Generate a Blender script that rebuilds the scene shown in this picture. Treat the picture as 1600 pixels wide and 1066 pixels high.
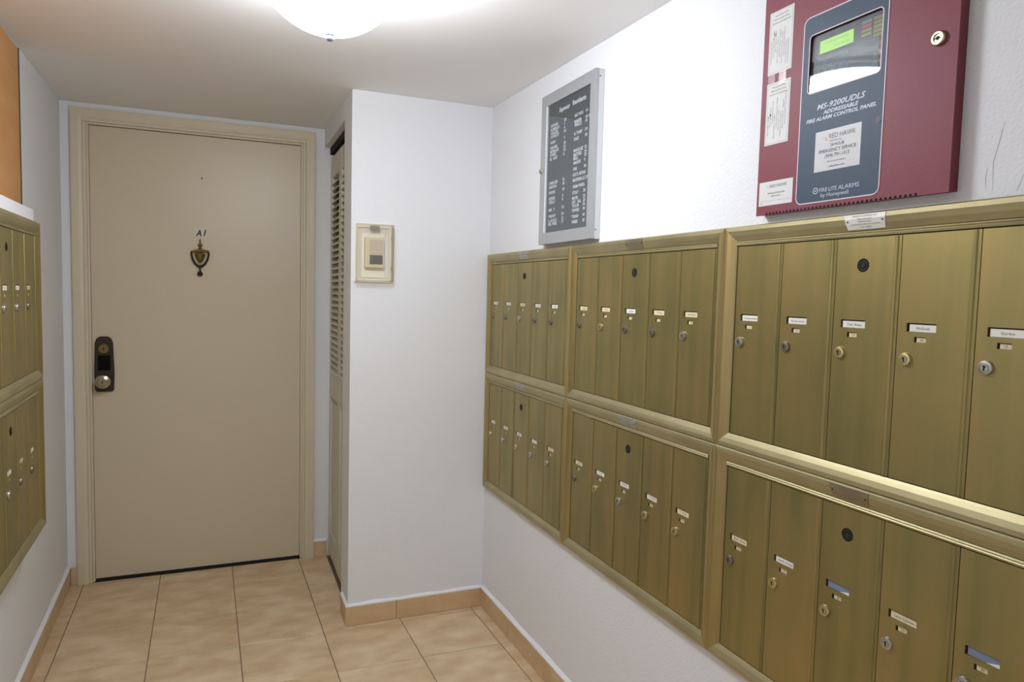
import bpy, bmesh, math, random
from mathutils import Vector, Matrix
random.seed(4)
for o in list(bpy.data.objects): bpy.data.objects.remove(o)
scene = bpy.context.scene
COL = scene.collection

# ------------------------------------------------------------------ camera
CAM = Vector((0.1316, -3.5387, 1.3492)); YAW, PITCH, ROLL, FPX = 0.3935, -0.0681, 0.0249, 1087.4
fw = Vector((math.sin(YAW)*math.cos(PITCH), math.cos(YAW)*math.cos(PITCH), math.sin(PITCH)))
rt = Vector((math.cos(YAW), -math.sin(YAW), 0)); up = rt.cross(fw)
r2 = rt*math.cos(ROLL) + up*math.sin(ROLL); u2 = -rt*math.sin(ROLL) + up*math.cos(ROLL)
cd = bpy.data.cameras.new('camera'); cd.sensor_width = 36; cd.lens = 36*FPX/1600; cd.clip_start = 0.01
cam = bpy.data.objects.new('camera', cd); COL.objects.link(cam)
M = Matrix((r2, u2, -fw)).transposed().to_4x4(); M.translation = CAM; cam.matrix_world = M
scene.camera = cam

# ------------------------------------------------------------------ world and exposure
LAMP_STRENGTH = 53.0
WORLD_STRENGTH = 0.85
w = bpy.data.worlds.new('world'); scene.world = w; w.use_nodes = True
bg = w.node_tree.nodes['Background']; bg.inputs[0].default_value = (0.97, 0.97, 1.0, 1); bg.inputs[1].default_value = WORLD_STRENGTH
scene.view_settings.view_transform = 'Standard'; scene.view_settings.look = 'None'
scene.view_settings.exposure = 0.0; scene.view_settings.gamma = 1.0; scene.view_settings.use_curve_mapping = False

# ------------------------------------------------------------------ room numbers (metres)
XL0, AL = -0.5132, -0.0331          # left wall x = XL0 + tan(AL) y
XR0, AR = 1.1496, -0.0157           # right wall
XC, YC = 0.5882, -0.7875            # corner of the closet block
HC, HB = 2.1233, 0.012              # ceiling z = HC + HB y
YF = -4.75                          # open front end of the vestibule
XL = lambda y: XL0 + math.tan(AL)*y
XR = lambda y: XR0 + math.tan(AR)*y
ZC = lambda y: HC + HB*y
TH_R = math.atan2(-1, -math.tan(AR)); TH_L = math.atan2(1, math.tan(AL))

# ------------------------------------------------------------------ materials
def lin(c):
    return tuple((v/255/12.92 if v/255 <= 0.04045 else ((v/255+0.055)/1.055)**2.4) for v in c) + (1,)
MATS = {}
def mat(name, rgb, rough=0.5, metal=0.0, emit=0.0, spec=0.5, bump=None, vary=None, coat=0.0):
    """bump=(scale,strength) fine relief; vary=(rgb2, scale_vec, amount) colour mottling"""
    m = bpy.data.materials.new(name); m.use_nodes = True; nt = m.node_tree; b = nt.nodes['Principled BSDF']
    b.inputs['Base Color'].default_value = lin(rgb); b.inputs['Roughness'].default_value = rough
    b.inputs['Metallic'].default_value = metal; b.inputs['Specular IOR Level'].default_value = spec
    b.inputs['Coat Weight'].default_value = coat
    if emit:
        b.inputs['Emission Color'].default_value = lin(rgb); b.inputs['Emission Strength'].default_value = emit
    if bump or vary:
        tc = nt.nodes.new('ShaderNodeTexCoord')
    if vary:
        mp = nt.nodes.new('ShaderNodeMapping'); mp.inputs['Scale'].default_value = vary[1]
        nt.links.new(tc.outputs['Object'], mp.inputs[0])
        oi = nt.nodes.new('ShaderNodeObjectInfo')
        ad = nt.nodes.new('ShaderNodeVectorMath'); ad.operation = 'ADD'
        sc = nt.nodes.new('ShaderNodeMath'); sc.operation = 'MULTIPLY'; sc.inputs[1].default_value = 37.0
        nt.links.new(oi.outputs['Random'], sc.inputs[0]); nt.links.new(mp.outputs[0], ad.inputs[0]); nt.links.new(sc.outputs[0], ad.inputs[1])
        nz = nt.nodes.new('ShaderNodeTexNoise'); nz.inputs['Scale'].default_value = 1.0; nz.inputs['Detail'].default_value = 5
        nt.links.new(ad.outputs[0], nz.inputs['Vector'])
        cr = nt.nodes.new('ShaderNodeValToRGB')
        cr.color_ramp.elements[0].position = 0.35; cr.color_ramp.elements[1].position = 0.68
        cr.color_ramp.elements[0].color = lin(rgb); cr.color_ramp.elements[1].color = lin(vary[0])
        nt.links.new(nz.outputs['Fac'], cr.inputs[0]); nt.links.new(cr.outputs[0], b.inputs['Base Color'])
    if bump:
        nb = nt.nodes.new('ShaderNodeTexNoise'); nb.inputs['Scale'].default_value = bump[0]; nb.inputs['Detail'].default_value = 3
        nt.links.new(tc.outputs['Object'], nb.inputs['Vector'])
        bp = nt.nodes.new('ShaderNodeBump'); bp.inputs['Strength'].default_value = bump[1]; bp.inputs['Distance'].default_value = 0.004
        nt.links.new(nb.outputs['Fac'], bp.inputs['Height']); nt.links.new(bp.outputs[0], b.inputs['Normal'])
    MATS[name] = m; return m

mat('wall_paint', (225, 226, 229), 0.75, bump=(160, 0.35))
mat('ceiling_paint', (240, 239, 238), 0.85, bump=(60, 0.08))
mat('door_paint', (203, 190, 163), 0.38, bump=(35, 0.05))
mat('casing_paint', (207, 196, 170), 0.45, bump=(50, 0.05))
mat('closet_paint', (206, 202, 182), 0.5)
mat('white_paint', (232, 231, 234), 0.6, bump=(120, 0.2))
mat('caulk', (232, 232, 238), 0.6, bump=(90, 0.5))
mat('cream_caulk', (205, 192, 165), 0.8, bump=(70, 0.8))
mat('tile', (198, 168, 130), 0.32, vary=((220, 198, 164), (9, 14, 9), 1), bump=(25, 0.03))
mat('base_tile', (196, 166, 126), 0.38, vary=((210, 182, 144), (9, 9, 14), 1))
mat('crack', (158, 156, 158), 0.9)
mat('grout', (112, 92, 70), 0.9)
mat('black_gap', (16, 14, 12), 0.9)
mat('orange_board', (192, 138, 80), 0.6, vary=((202, 150, 96), (3, 3, 14), 1))
# anodised bronze, faint vertical brushing and tarnish
def anodised(name, a, b_, c_, streak, rough):
    m = bpy.data.materials.new(name); m.use_nodes = True; nt = m.node_tree; b = nt.nodes['Principled BSDF']
    b.inputs['Metallic'].default_value = 0.8; b.inputs['Roughness'].default_value = rough
    tc = nt.nodes.new('ShaderNodeTexCoord'); oi = nt.nodes.new('ShaderNodeObjectInfo')
    sc = nt.nodes.new('ShaderNodeMath'); sc.operation = 'MULTIPLY'; sc.inputs[1].default_value = 53.0
    nt.links.new(oi.outputs['Random'], sc.inputs[0])
    def noise(scale, detail):
        mp = nt.nodes.new('ShaderNodeMapping'); mp.inputs['Scale'].default_value = scale
        nt.links.new(tc.outputs['Object'], mp.inputs[0])
        ad = nt.nodes.new('ShaderNodeVectorMath'); ad.operation = 'ADD'
        nt.links.new(mp.outputs[0], ad.inputs[0]); nt.links.new(sc.outputs[0], ad.inputs[1])
        nz = nt.nodes.new('ShaderNodeTexNoise'); nz.inputs['Scale'].default_value = 1; nz.inputs['Detail'].default_value = detail
        nt.links.new(ad.outputs[0], nz.inputs['Vector']); return nz
    n1 = noise(streak, 4); n2 = noise((9, 9, 5), 2)
    cr = nt.nodes.new('ShaderNodeValToRGB'); el = cr.color_ramp.elements
    el[0].position = 0.3; el[0].color = lin(a); el[1].position = 0.72; el[1].color = lin(c_)
    e = el.new(0.5); e.color = lin(b_)
    mx = nt.nodes.new('ShaderNodeMath'); mx.operation = 'MULTIPLY_ADD'; mx.inputs[1].default_value = 0.6
    m2 = nt.nodes.new('ShaderNodeMath'); m2.operation = 'MULTIPLY'; m2.inputs[1].default_value = 0.4
    nt.links.new(n2.outputs['Fac'], m2.inputs[0]); nt.links.new(n1.outputs['Fac'], mx.inputs[0]); nt.links.new(m2.outputs[0], mx.inputs[2])
    nt.links.new(mx.outputs[0], cr.inputs[0]); nt.links.new(cr.outputs[0], b.inputs['Base Color'])
    MATS[name] = m
anodised('bronze_door', (132, 128, 83), (156, 144, 94), (174, 150, 101), (26, 26, 1.2), 0.40)
anodised('bronze_rail', (160, 151, 116), (176, 166, 128), (190, 180, 144), (1.5, 60, 60), 0.5)
anodised('bronze_stile', (158, 142, 96), (172, 154, 104), (182, 162, 112), (60, 60, 1.5), 0.36)
mat('slot_dark', (30, 26, 18), 0.8)
mat('card_white', (236, 234, 226), 0.7); mat('card_cream', (226, 212, 178), 0.7); mat('slot_reflection', (120, 136, 156), 0.3)  # the blue-grey paints the reflection in an empty slot
mat('ink', (52, 50, 52), 0.8); mat('ink_soft', (120, 118, 118), 0.8)
mat('steel', (186, 184, 178), 0.3, 0.9); mat('brass', (206, 194, 150), 0.28, 0.9); mat('dull_steel', (142, 136, 122), 0.4, 0.85)
mat('black_metal', (12, 11, 10), 0.7, 0.0, spec=0.1); mat('worn_black', (58, 55, 50), 0.6, 0.0, spec=0.2)
mat('plate_silver', (176, 174, 160), 0.35, 0.6); mat('plate_glare', (236, 236, 232), 0.35, 0.2); mat('plate_bronze', (150, 140, 112), 0.35, 0.7)  # the near-white one paints the bright reflection on a metal plate
mat('alu_frame', (176, 178, 180), 0.4, 0.45); mat('alu_side', (216, 217, 219), 0.5, 0.1, bump=(80, 0.1))
mat('felt', (72, 76, 82), 0.85, bump=(400, 0.2)); mat('letter_white', (242, 243, 244), 0.6); mat('sticker', (206, 200, 182), 0.5)
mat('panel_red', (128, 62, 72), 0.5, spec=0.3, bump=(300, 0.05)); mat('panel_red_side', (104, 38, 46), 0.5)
mat('panel_blue', (62, 78, 96), 0.5, spec=0.3); mat('outline_pink', (214, 196, 208), 0.5); mat('panel_text', (192, 198, 212), 0.5)
mat('bezel_grey', (72, 70, 80), 0.5); mat('key_dark', (30, 34, 44), 0.4); mat('key_line', (150, 162, 182), 0.5)
mat('lcd_green', (150, 205, 60), 0.4, emit=0.55); mat('lcd_text', (120, 170, 50), 0.5)
mat('led_yellow', (150, 146, 78), 0.5); mat('led_red', (196, 84, 74), 0.5); mat('led_grey', (130, 138, 150), 0.5)
mat('paper', (214, 214, 212), 0.6); mat('paper_grey', (196, 196, 198), 0.45); mat('logo_red', (196, 132, 118), 0.6)
mat('chrome', (190, 196, 206), 0.15, 1.0)
mat('lamp_glow', (240, 245, 252), 0.3, emit=LAMP_STRENGTH)
mat('finial', (150, 154, 176), 0.35, 0.6)
mat('bronze_dark', (60, 54, 42), 0.38, 0.6); mat('antique_brass', (132, 114, 72), 0.32, 0.85); mat('nickel', (176, 166, 140), 0.25, 0.9)
mat('thermo_cream', (242, 239, 222), 0.5); mat('thermo_taupe', (196, 182, 170), 0.5); mat('thermo_dark', (78, 76, 84), 0.35); mat('thermo_body', (212, 202, 176), 0.5)

def clear(name, rgb, gloss_rough, tint, haze=0.0):
    m = bpy.data.materials.new(name); m.use_nodes = True; nt = m.node_tree; nt.nodes.clear()
    out = nt.nodes.new('ShaderNodeOutputMaterial'); tr = nt.nodes.new('ShaderNodeBsdfTransparent'); tr.inputs[0].default_value = lin(tint)
    gl = nt.nodes.new('ShaderNodeBsdfGlossy'); gl.inputs['Roughness'].default_value = gloss_rough
    df = nt.nodes.new('ShaderNodeBsdfDiffuse'); df.inputs[0].default_value = lin(rgb)
    m1 = nt.nodes.new('ShaderNodeMixShader'); m1.inputs[0].default_value = haze
    nt.links.new(tr.outputs[0], m1.inputs[1]); nt.links.new(df.outputs[0], m1.inputs[2])
    fr = nt.nodes.new('ShaderNodeFresnel'); ge = nt.nodes.new('ShaderNodeNewGeometry'); io = nt.nodes.new('ShaderNodeMix'); io.data_type = 'FLOAT'
    io.inputs[2].default_value = 1.5; io.inputs[3].default_value = 1/1.5      # same outside-to-inside Fresnel on both faces of a thin pane
    nt.links.new(ge.outputs['Backfacing'], io.inputs[0]); nt.links.new(io.outputs[0], fr.inputs[0])
    m2 = nt.nodes.new('ShaderNodeMixShader')
    nt.links.new(fr.outputs[0], m2.inputs[0]); nt.links.new(m1.outputs[0], m2.inputs[1]); nt.links.new(gl.outputs[0], m2.inputs[2])
    nt.links.new(m2.outputs[0], out.inputs[0]); MATS[name] = m
clear('glass', (255, 255, 255), 0.02, (244, 246, 246))
clear('clear_plastic', (226, 220, 198), 0.15, (255, 254, 251), 0.03)

# ------------------------------------------------------------------ mesh helpers
class MB:
    """collects shapes; build() links them as ONE mesh object, one material slot per name used"""
    def __init__(s): s.v = []; s.f = []; s.m = []; s.slots = []
    def slot(s, name):
        if name not in s.slots: s.slots.append(name)
        return s.slots.index(name)
    def add(s, vs, fs, m):
        k = len(s.v); i = s.slot(m); s.v += [tuple(v) for v in vs]
        for f in fs: s.f.append(tuple(k+j for j in f)); s.m.append(i)
        return s
    def box(s, x0, x1, y0, y1, z0, z1, m):
        if x0 > x1: x0, x1 = x1, x0
        if y0 > y1: y0, y1 = y1, y0
        if z0 > z1: z0, z1 = z1, z0
        return s.add([(x0,y0,z0),(x1,y0,z0),(x1,y1,z0),(x0,y1,z0),(x0,y0,z1),(x1,y0,z1),(x1,y1,z1),(x0,y1,z1)],
              [(0,3,2,1),(4,5,6,7),(0,1,5,4),(1,2,6,5),(2,3,7,6),(3,0,4,7)], m)
    def prism_xz(s, pts, y0, y1, m):
        """polygon in x,z (counter-clockwise seen from -y), from y0 (front, smaller) to y1"""
        n = len(pts); vs = [(x, y0, z) for x, z in pts] + [(x, y1, z) for x, z in pts]
        return s.add(vs, [tuple(range(n)), tuple(range(2*n-1, n-1, -1))] + [(i, i+n, (i+1) % n + n, (i+1) % n) for i in range(n)], m)
    def prism_xy(s, pts, z0, z1, m):
        """polygon in x,y counter-clockwise from above; z0/z1 numbers or functions of y"""
        a = z0 if callable(z0) else (lambda y: z0); b = z1 if callable(z1) else (lambda y: z1)
        n = len(pts); vs = [(x, y, a(y)) for x, y in pts] + [(x, y, b(y)) for x, y in pts]
        return s.add(vs, [tuple(range(n-1, -1, -1)), tuple(range(n, 2*n))] + [(i, (i+1) % n, (i+1) % n + n, i+n) for i in range(n)], m)
    def lathe(s, prof, axis, c, n, m, sx=1.0):
        """prof [(radius, height)] about axis 'z' (up) or 'y' (height goes to -y); closed where radius = 0"""
        vs = []; fs = []
        for r, h in prof:
            for k in range(n):
                t = 2*math.pi*k/n
                if axis == 'z': vs.append((c[0]+r*math.cos(t), c[1]+r*math.sin(t), c[2]+h))
                else: vs.append((c[0]+sx*r*math.cos(t), c[1]-h, c[2]+r*math.sin(t)))
        for i in range(len(prof)-1):
            for k in range(n):
                fs.append((i*n+k, i*n+(k+1) % n, (i+1)*n+(k+1) % n, (i+1)*n+k))
        if prof[0][0] > 0: fs.append(tuple(range(n-1, -1, -1)))
        if prof[-1][0] > 0: fs.append(tuple((len(prof)-1)*n+k for k in range(n)))
        return s.add(vs, fs, m)
    def tube(s, path, radii, m, n=8):
        vs = []; fs = []; P = [Vector(p) for p in path]
        for i, p in enumerate(P):
            d = (P[min(i+1, len(P)-1)] - P[max(i-1, 0)]).normalized()
            a = d.cross(Vector((0, 1, 0.013))); a.normalize(); b = d.cross(a); r = radii[i] if isinstance(radii, (list, tuple)) else radii
            for k in range(n):
                t = 2*math.pi*k/n; vs.append(tuple(p + a*r*math.cos(t) + b*r*math.sin(t)))
        for i in range(len(P)-1):
            for k in range(n): fs.append((i*n+k, i*n+(k+1) % n, (i+1)*n+(k+1) % n, (i+1)*n+k))
        fs.append(tuple(range(n-1, -1, -1))); fs.append(tuple((len(P)-1)*n+k for k in range(n)))
        return s.add(vs, fs, m)
    def slab_holes(s, x0, x1, z0, z1, yf, yb, holes, m):
        """flat slab whose slab with rectangular cut-outs right through it"""
        xs = sorted({x0, x1} | {h[0] for h in holes} | {h[1] for h in holes}); zs = sorted({z0, z1} | {h[2] for h in holes} | {h[3] for h in holes})
        for i in range(len(xs)-1):
            for j in range(len(zs)-1):
                cx, cz = (xs[i]+xs[i+1])/2, (zs[j]+zs[j+1])/2
                if any(h[0] < cx < h[1] and h[2] < cz < h[3] for h in holes): continue
                s.add([(xs[i], yf, zs[j]), (xs[i+1], yf, zs[j]), (xs[i+1], yf, zs[j+1]), (xs[i], yf, zs[j+1])], [(0, 1, 2, 3)], m)
                s.add([(xs[i], yb, zs[j]), (xs[i+1], yb, zs[j]), (xs[i+1], yb, zs[j+1]), (xs[i], yb, zs[j+1])], [(3, 2, 1, 0)], m)
        for a, b, c, d, flip in [(x0, x1, z0, z1, False)] + [(h[0], h[1], h[2], h[3], True) for h in holes]:
            vs = [(a, yf, c), (b, yf, c), (b, yf, d), (a, yf, d), (a, yb, c), (b, yb, c), (b, yb, d), (a, yb, d)]
            fs = [(0, 4, 5, 1), (1, 5, 6, 2), (2, 6, 7, 3), (3, 7, 4, 0)]
            s.add(vs, [f[::-1] for f in fs] if flip else fs, m)
        return s
    def text(s, body, x, z, h, y, m, align='LEFT', width=None, shear=0.0, track=1.0, vert=False, bold=0.0):
        """flat lettering standing in the x,z plane at depth y; h = cap height; width squeezes it to fit"""
        cu = bpy.data.curves.new('t', 'FONT'); cu.body = body; cu.size = h/0.70; cu.resolution_u = 2; cu.shear = shear; cu.space_character = track; cu.offset = bold
        ob = bpy.data.objects.new('t', cu); me = bpy.data.meshes.new_from_object(ob)
        vs = [v.co.copy() for v in me.vertices]; fs = [tuple(p.vertices) for p in me.polygons]
        bpy.data.objects.remove(ob); bpy.data.curves.remove(cu); bpy.data.meshes.remove(me)
        if not vs: return s
        lo = min(v.x for v in vs); hi = max(v.x for v in vs); k = (width/(hi-lo)) if width else 1.0
        off = {'LEFT': lo, 'CENTER': (lo+hi)/2, 'RIGHT': hi}[align]
        if vert: return s.add([(x - v.y, y, z + (v.x-off)*k) for v in vs], fs, m)
        return s.add([(x + (v.x-off)*k, y, z + v.y) for v in vs], fs, m)
    def mesh(s, name, smooth=False, bevel=0.0, seg=2):
        me = bpy.data.meshes.new(name); me.from_pydata(s.v, [], s.f)
        for n in s.slots: me.materials.append(MATS[n])
        me.polygons.foreach_set('material_index', s.m)
        if bevel:
            bm = bmesh.new(); bm.from_mesh(me); bmesh.ops.recalc_face_normals(bm, faces=bm.faces)
            bmesh.ops.bevel(bm, geom=[e for e in bm.edges if len(e.link_faces) == 2 and e.calc_face_angle(0) > 0.6], offset=bevel, segments=seg, affect='EDGES', profile=0.6)
            bm.to_mesh(me); bm.free()
        if smooth:
            me.polygons.foreach_set('use_smooth', [True]*len(me.polygons))
            try: me.set_sharp_from_angle(angle=0.7)
            except Exception: pass
        me.update(); return me
    def build(s, name, parent=None, smooth=False, bevel=0.0, seg=2, loc=None):
        return link(name, s.mesh(name, smooth, bevel, seg), parent, loc)
def link(name, me, parent=None, loc=None):
    o = bpy.data.objects.new(name, me); COL.objects.link(o)
    if parent: o.parent = parent
    if loc: o.location = loc
    return o
def struct(o, label=None):
    o['kind'] = 'structure'
    if label: o['label'] = label
    return o
def thing(name, label, cat, wall=None, x=0, z=0, off=0, group=None, loc=None):
    """an Empty at the thing's base; on a wall: x along it, facing the room is local -y"""
    o = bpy.data.objects.new(name, None); COL.objects.link(o); o.empty_display_size = 0.05
    if wall == 'R':
        d = Vector((math.cos(TH_R), math.sin(TH_R), 0)); n = Vector((math.sin(TH_R), -math.cos(TH_R), 0))
        o.location = Vector((XR0, 0, z)) + d*x + n*off; o.rotation_euler = (0, 0, TH_R)
    elif wall == 'L':
        d = Vector((math.cos(TH_L), math.sin(TH_L), 0)); n = Vector((math.sin(TH_L), -math.cos(TH_L), 0))
        o.location = Vector((XL0, 0, z)) + d*x + n*off; o.rotation_euler = (0, 0, TH_L)
    elif loc: o.location = loc
    o['label'] = label; o['category'] = cat
    if group: o['group'] = group
    return o
def rrect(x0, x1, z0, z1, r, n=6):
    pts = []
    for cx, cz, a in ((x1-r, z0+r, -90), (x1-r, z1-r, 0), (x0+r, z1-r, 90), (x0+r, z0+r, 180)):
        for k in range(n+1):
            t = math.radians(a + 90*k/n); pts.append((cx+r*math.cos(t), cz+r*math.sin(t)))
    return pts

# ================================================================== THE SETTING
T = 0.12
xl0, xl1, xr0, xr1 = XL(T), XL(YF), XR(T), XR(YF)
struct(MB().prism_xy([(XL(T)-T, T), (xl1-T, YF), (xl1, YF), (XL(T), T)], -0.05, lambda y: ZC(y), 'wall_paint').build('wall_left'))
struct(MB().prism_xy([(xr0, T), (xr1, YF), (xr1+T, YF), (xr0+T, T)], -0.05, lambda y: ZC(y), 'wall_paint').build('wall_right'))
DX0, DX1, DZ = -0.430, 0.500, 2.058      # rough door opening
mb = MB()
mb.box(XL(0), DX0, 0, T, -0.05, ZC(0), 'wall_paint'); mb.box(DX1, XR(0), 0, T, -0.05, ZC(0), 'wall_paint'); mb.box(DX0, DX1, 0, T, DZ, ZC(0), 'wall_paint')
struct(mb.build('wall_back'))
OP0, OPZ = -0.612, 2.035                 # closet opening: from the back wall to this pier, header height
mb = MB()
mb.prism_xy([(XC, YC), (XR(YC), YC), (XR(YC+0.09), YC+0.09), (XC+0.10, YC+0.09), (XC+0.10, OP0), (XC, OP0)], -0.05, lambda y: ZC(y), 'wall_paint')
mb.prism_xy([(XC, OP0), (XC+0.10, OP0), (XC+0.10, 0), (XC, 0)], OPZ, lambda y: ZC(y), 'wall_paint')
struct(mb.build('wall_closet'))
mb = MB(); mb.prism_xy([(xl1-T, YF), (xr1+T, YF), (xr0+T, T), (xl0-T, T)], lambda y: ZC(y)+0.0005, lambda y: ZC(y)+0.12, 'ceiling_paint')
struct(mb.build('ceiling'))
fl = struct(MB().prism_xy([(xl1-T, YF), (xr1+T, YF), (xr0+T, T), (xl0-T, T)], -0.15, -0.003, 'grout').build('floor'))

def clip(poly, nx, ny, c):
    """keep nx*x + ny*y <= c"""
    out = []
    for i, p in enumerate(poly):
        q = poly[(i+1) % len(poly)]; a = nx*p[0]+ny*p[1]-c; b = nx*q[0]+ny*q[1]-c
        if a <= 0: out.append(p)
        if (a < 0 < b) or (b < 0 < a):
            t = a/(a-b); out.append((p[0]+(q[0]-p[0])*t, p[1]+(q[1]-p[1])*t))
    return out
def area(p): return abs(sum(p[i][0]*p[(i+1) % len(p)][1]-p[(i+1) % len(p)][0]*p[i][1] for i in range(len(p))))/2 if len(p) > 2 else 0
def lattice(i, j):
    x0 = -0.1435 + 0.3085*i; y0 = -0.203 - 0.3045*j
    return (x0 - 0.022*y0, y0 - 0.012*x0)
def tile_piece(poly, parent):
    # shrink towards the middle for the joint, then a slab with chamfered top edge
    cx = sum(p[0] for p in poly)/len(poly); cy = sum(p[1] for p in poly)/len(poly)
    mb = MB(); n = len(poly); vs = []
    for dz, ins in ((-0.004, 0.0), (-0.0008, 0.0), (0.0, 0.0012)):
        for x, y in poly:
            d = math.hypot(x-cx, y-cy) or 1; vs.append((x-(x-cx)/d*ins-cx, y-(y-cy)/d*ins-cy, dz))
    fs = [tuple(range(2*n, 3*n))]
    for l in (0, 1):
        for k in range(n): fs.append((l*n+k, l*n+(k+1) % n, (l+1)*n+(k+1) % n, (l+1)*n+k))
    mb.add(vs, fs, 'tile'); return mb.build('tile', parent, loc=(cx, cy, 0))
G = 0.0014
for j in range(-1, 16):
    for i in range(-2, 6):
        q = [lattice(i, j+1), lattice(i+1, j+1), lattice(i+1, j), lattice(i, j)]
        q = [(q[0][0]+G, q[0][1]+G), (q[1][0]-G, q[1][1]+G), (q[2][0]-G, q[2][1]-G), (q[3][0]+G, q[3][1]-G)]
        q = clip(q, -1, math.tan(AL), -XL0-0.0005); q = clip(q, 1, -math.tan(AR), XR0-0.0005) if len(q) > 2 else q
        q = clip(q, 0, 1, -0.001) if len(q) > 2 else q; q = clip(q, 0, -1, -YF) if len(q) > 2 else q
        if area(q) < 2e-4: continue
        A = clip(q, 1, 0, XC+0.02)
        B = clip(clip(q, -1, 0, -XC-0.021), 0, 1, YC-0.001) if area(clip(q, -1, 0, -XC-0.021)) > 0 else []
        for part in ([q] if max(p[1] for p in q) < YC-0.001 else [A, B]):
            if area(part) > 2e-4: tile_piece(part, fl)

# baseboards: base strip plus individual tiles and the white caulk bead along their top
TB = 0.081
def baseboard(name, p0, p1, joints, nrm, nseg_caulk=14):
    """p0->p1 in plan along the wall face, room is on nrm side; joints = fractions along the run"""
    p0 = Vector(p0); p1 = Vector(p1); nrm = Vector(nrm); L = (p1-p0).length; d = (p1-p0)/L
    def strip(a, b, t0, t1, z0, z1, m):
        A = p0+d*a+nrm*t0; B = p0+d*b+nrm*t0; C_ = p0+d*b+nrm*t1; D = p0+d*a+nrm*t1
        pts = [tuple(A), tuple(B), tuple(C_), tuple(D)]
        if sum(pts[i][0]*pts[(i+1) % 4][1]-pts[(i+1) % 4][0]*pts[i][1] for i in range(4)) < 0: pts.reverse()
        return MB().prism_xy(pts, z0, z1, m)
    root = struct(strip(0, L, 0.0004, 0.006, 0.0005, TB-0.001, 'grout').build(name))
    xs = [0]+[f*L for f in joints]+[L]
    for a, b in zip(xs[:-1], xs[1:]):
        strip(a+0.0006, b-0.0006, 0.0045, 0.0105, 0.0008, TB, 'base_tile').build('base_tile', root, bevel=0.0008, seg=1)
    mb = MB(); vs = []; fs = []; n = nseg_caulk      # wavy caulk wedge on the top edge
    for k in range(n+1):
        a = L*k/n; wv = (0.0085 if L > 1 else 0.0055) + 0.0012*math.sin(k*1.9+L*7) + 0.0008*math.sin(k*4.3)
        for t, z in ((0.0004, TB-0.002), (0.0112, TB-0.002), (0.0108, TB+0.003), (0.0030, TB+wv*1.3), (0.0004, TB+wv*1.6)):
            p = p0+d*a+nrm*t; vs.append((p.x, p.y, z))
    for k in range(n):
        for i in range(5): fs.append((k*5+i, k*5+(i+1) % 5, (k+1)*5+(i+1) % 5, (k+1)*5+i))
    fs += [(4, 3, 2, 1, 0), tuple(n*5+i for i in range(5))]
    mb.add(vs, fs, 'caulk').build('caulk_bead', root)
    return root
nR = (-1, math.tan(AR)); nL = (1, -math.tan(AL))
ys = [YC-0.011]+[-1.107-0.303*k for k in range(12)]; L = YC-0.011-YF
baseboard('baseboard_right', (XR(YC-0.011), YC-0.011), (XR(YF), YF), [(YC-0.011-y)/L for y in ys[1:] if y > YF+0.05], nR, 40)
LL = 0.0005-YF-0.0
baseboard('baseboard_left', (XL(-0.02), -0.02), (XL(YF), YF), [(-0.02-y)/(-0.02-YF) for y in [-0.19-0.304*k for k in range(15)] if y > YF+0.05], nL, 40)
baseboard('baseboard_closet', (XC-0.009, YC), (XR(YC)-0.001, YC), [0.352], (0, -1), 10)
baseboard('baseboard_pier', (XC, YC-0.009), (XC, OP0-0.05), [], (-1, 0), 3)
baseboard('baseboard_back', (0.5375, 0), (XC+0.02, 0), [], (0, -1), 2)

# left wall foot beside the door
struct(MB().box(XL(0)+0.012, -0.476, -0.010, -0.0005, 0.0005, TB, 'base_tile').build('baseboard_corner', bevel=0.001))

# door casing (trim_1..3) with the jamb and stop behind each length
cas = [(-0.0145, 0.0), (-0.0155, 0.006), (-0.0150, 0.030), (-0.0120, 0.040), (-0.0090, 0.045)]
def casing(name, side):
    X0, X1, ZT = -0.475, 0.545, 2.101
    mb = MB(); vs = []; prof = [(-0.0004, 0.0)]+cas+[(-0.0004, 0.045)]
    for end in (0, 1):
        for y, u in prof:
            if side == 'l': p = (X0+u, y, 0.0005) if end == 0 else (X0+u, y, ZT-u)
            elif side == 'r': p = (X1-u, y, ZT-u) if end == 0 else (X1-u, y, 0.0005)
            else: p = (X0+u, y, ZT-u) if end == 0 else (X1-u, y, ZT-u)
            vs.append(p)
    n = len(prof); fs = [(i, (i+1) % n, (i+1) % n+n, i+n) for i in range(n)]+[tuple(range(n-1, -1, -1)), tuple(range(n, 2*n))]
    mb.add(vs, fs, 'casing_paint'); t = struct(mb.build(name))
    j = MB()
    if side == 'l': j.box(DX0+0.0005, DX0+0.012, -0.008, 0.10, 0.0005, DZ-0.013, 'casing_paint'); j.box(DX0+0.012, DX0+0.021, 0.003, 0.03, 0.0005, DZ-0.022, 'casing_paint')
    elif side == 'r': j.box(DX1-0.012, DX1-0.0005, -0.008, 0.10, 0.0005, DZ-0.013, 'casing_paint'); j.box(DX1-0.021, DX1-0.012, 0.003, 0.03, 0.0005, DZ-0.022, 'casing_paint')
    else: j.box(DX0+0.0005, DX1-0.0005, -0.008, 0.10, DZ-0.0125, DZ-0.0005, 'casing_paint'); j.box(DX0+0.012, DX1-0.012, 0.003, 0.03, DZ-0.0215, DZ-0.0125, 'casing_paint')
    j.build('jamb', t, bevel=0.0012)
casing('trim_1', 'l'); casing('trim_2', 'h'); casing('trim_3', 'r')
struct(MB().box(DX0+0.013, DX1-0.013, 0.004, 0.11, -0.0025, 0.0035, 'black_gap').build('trim_4'), 'dark threshold under the beige door')

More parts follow.
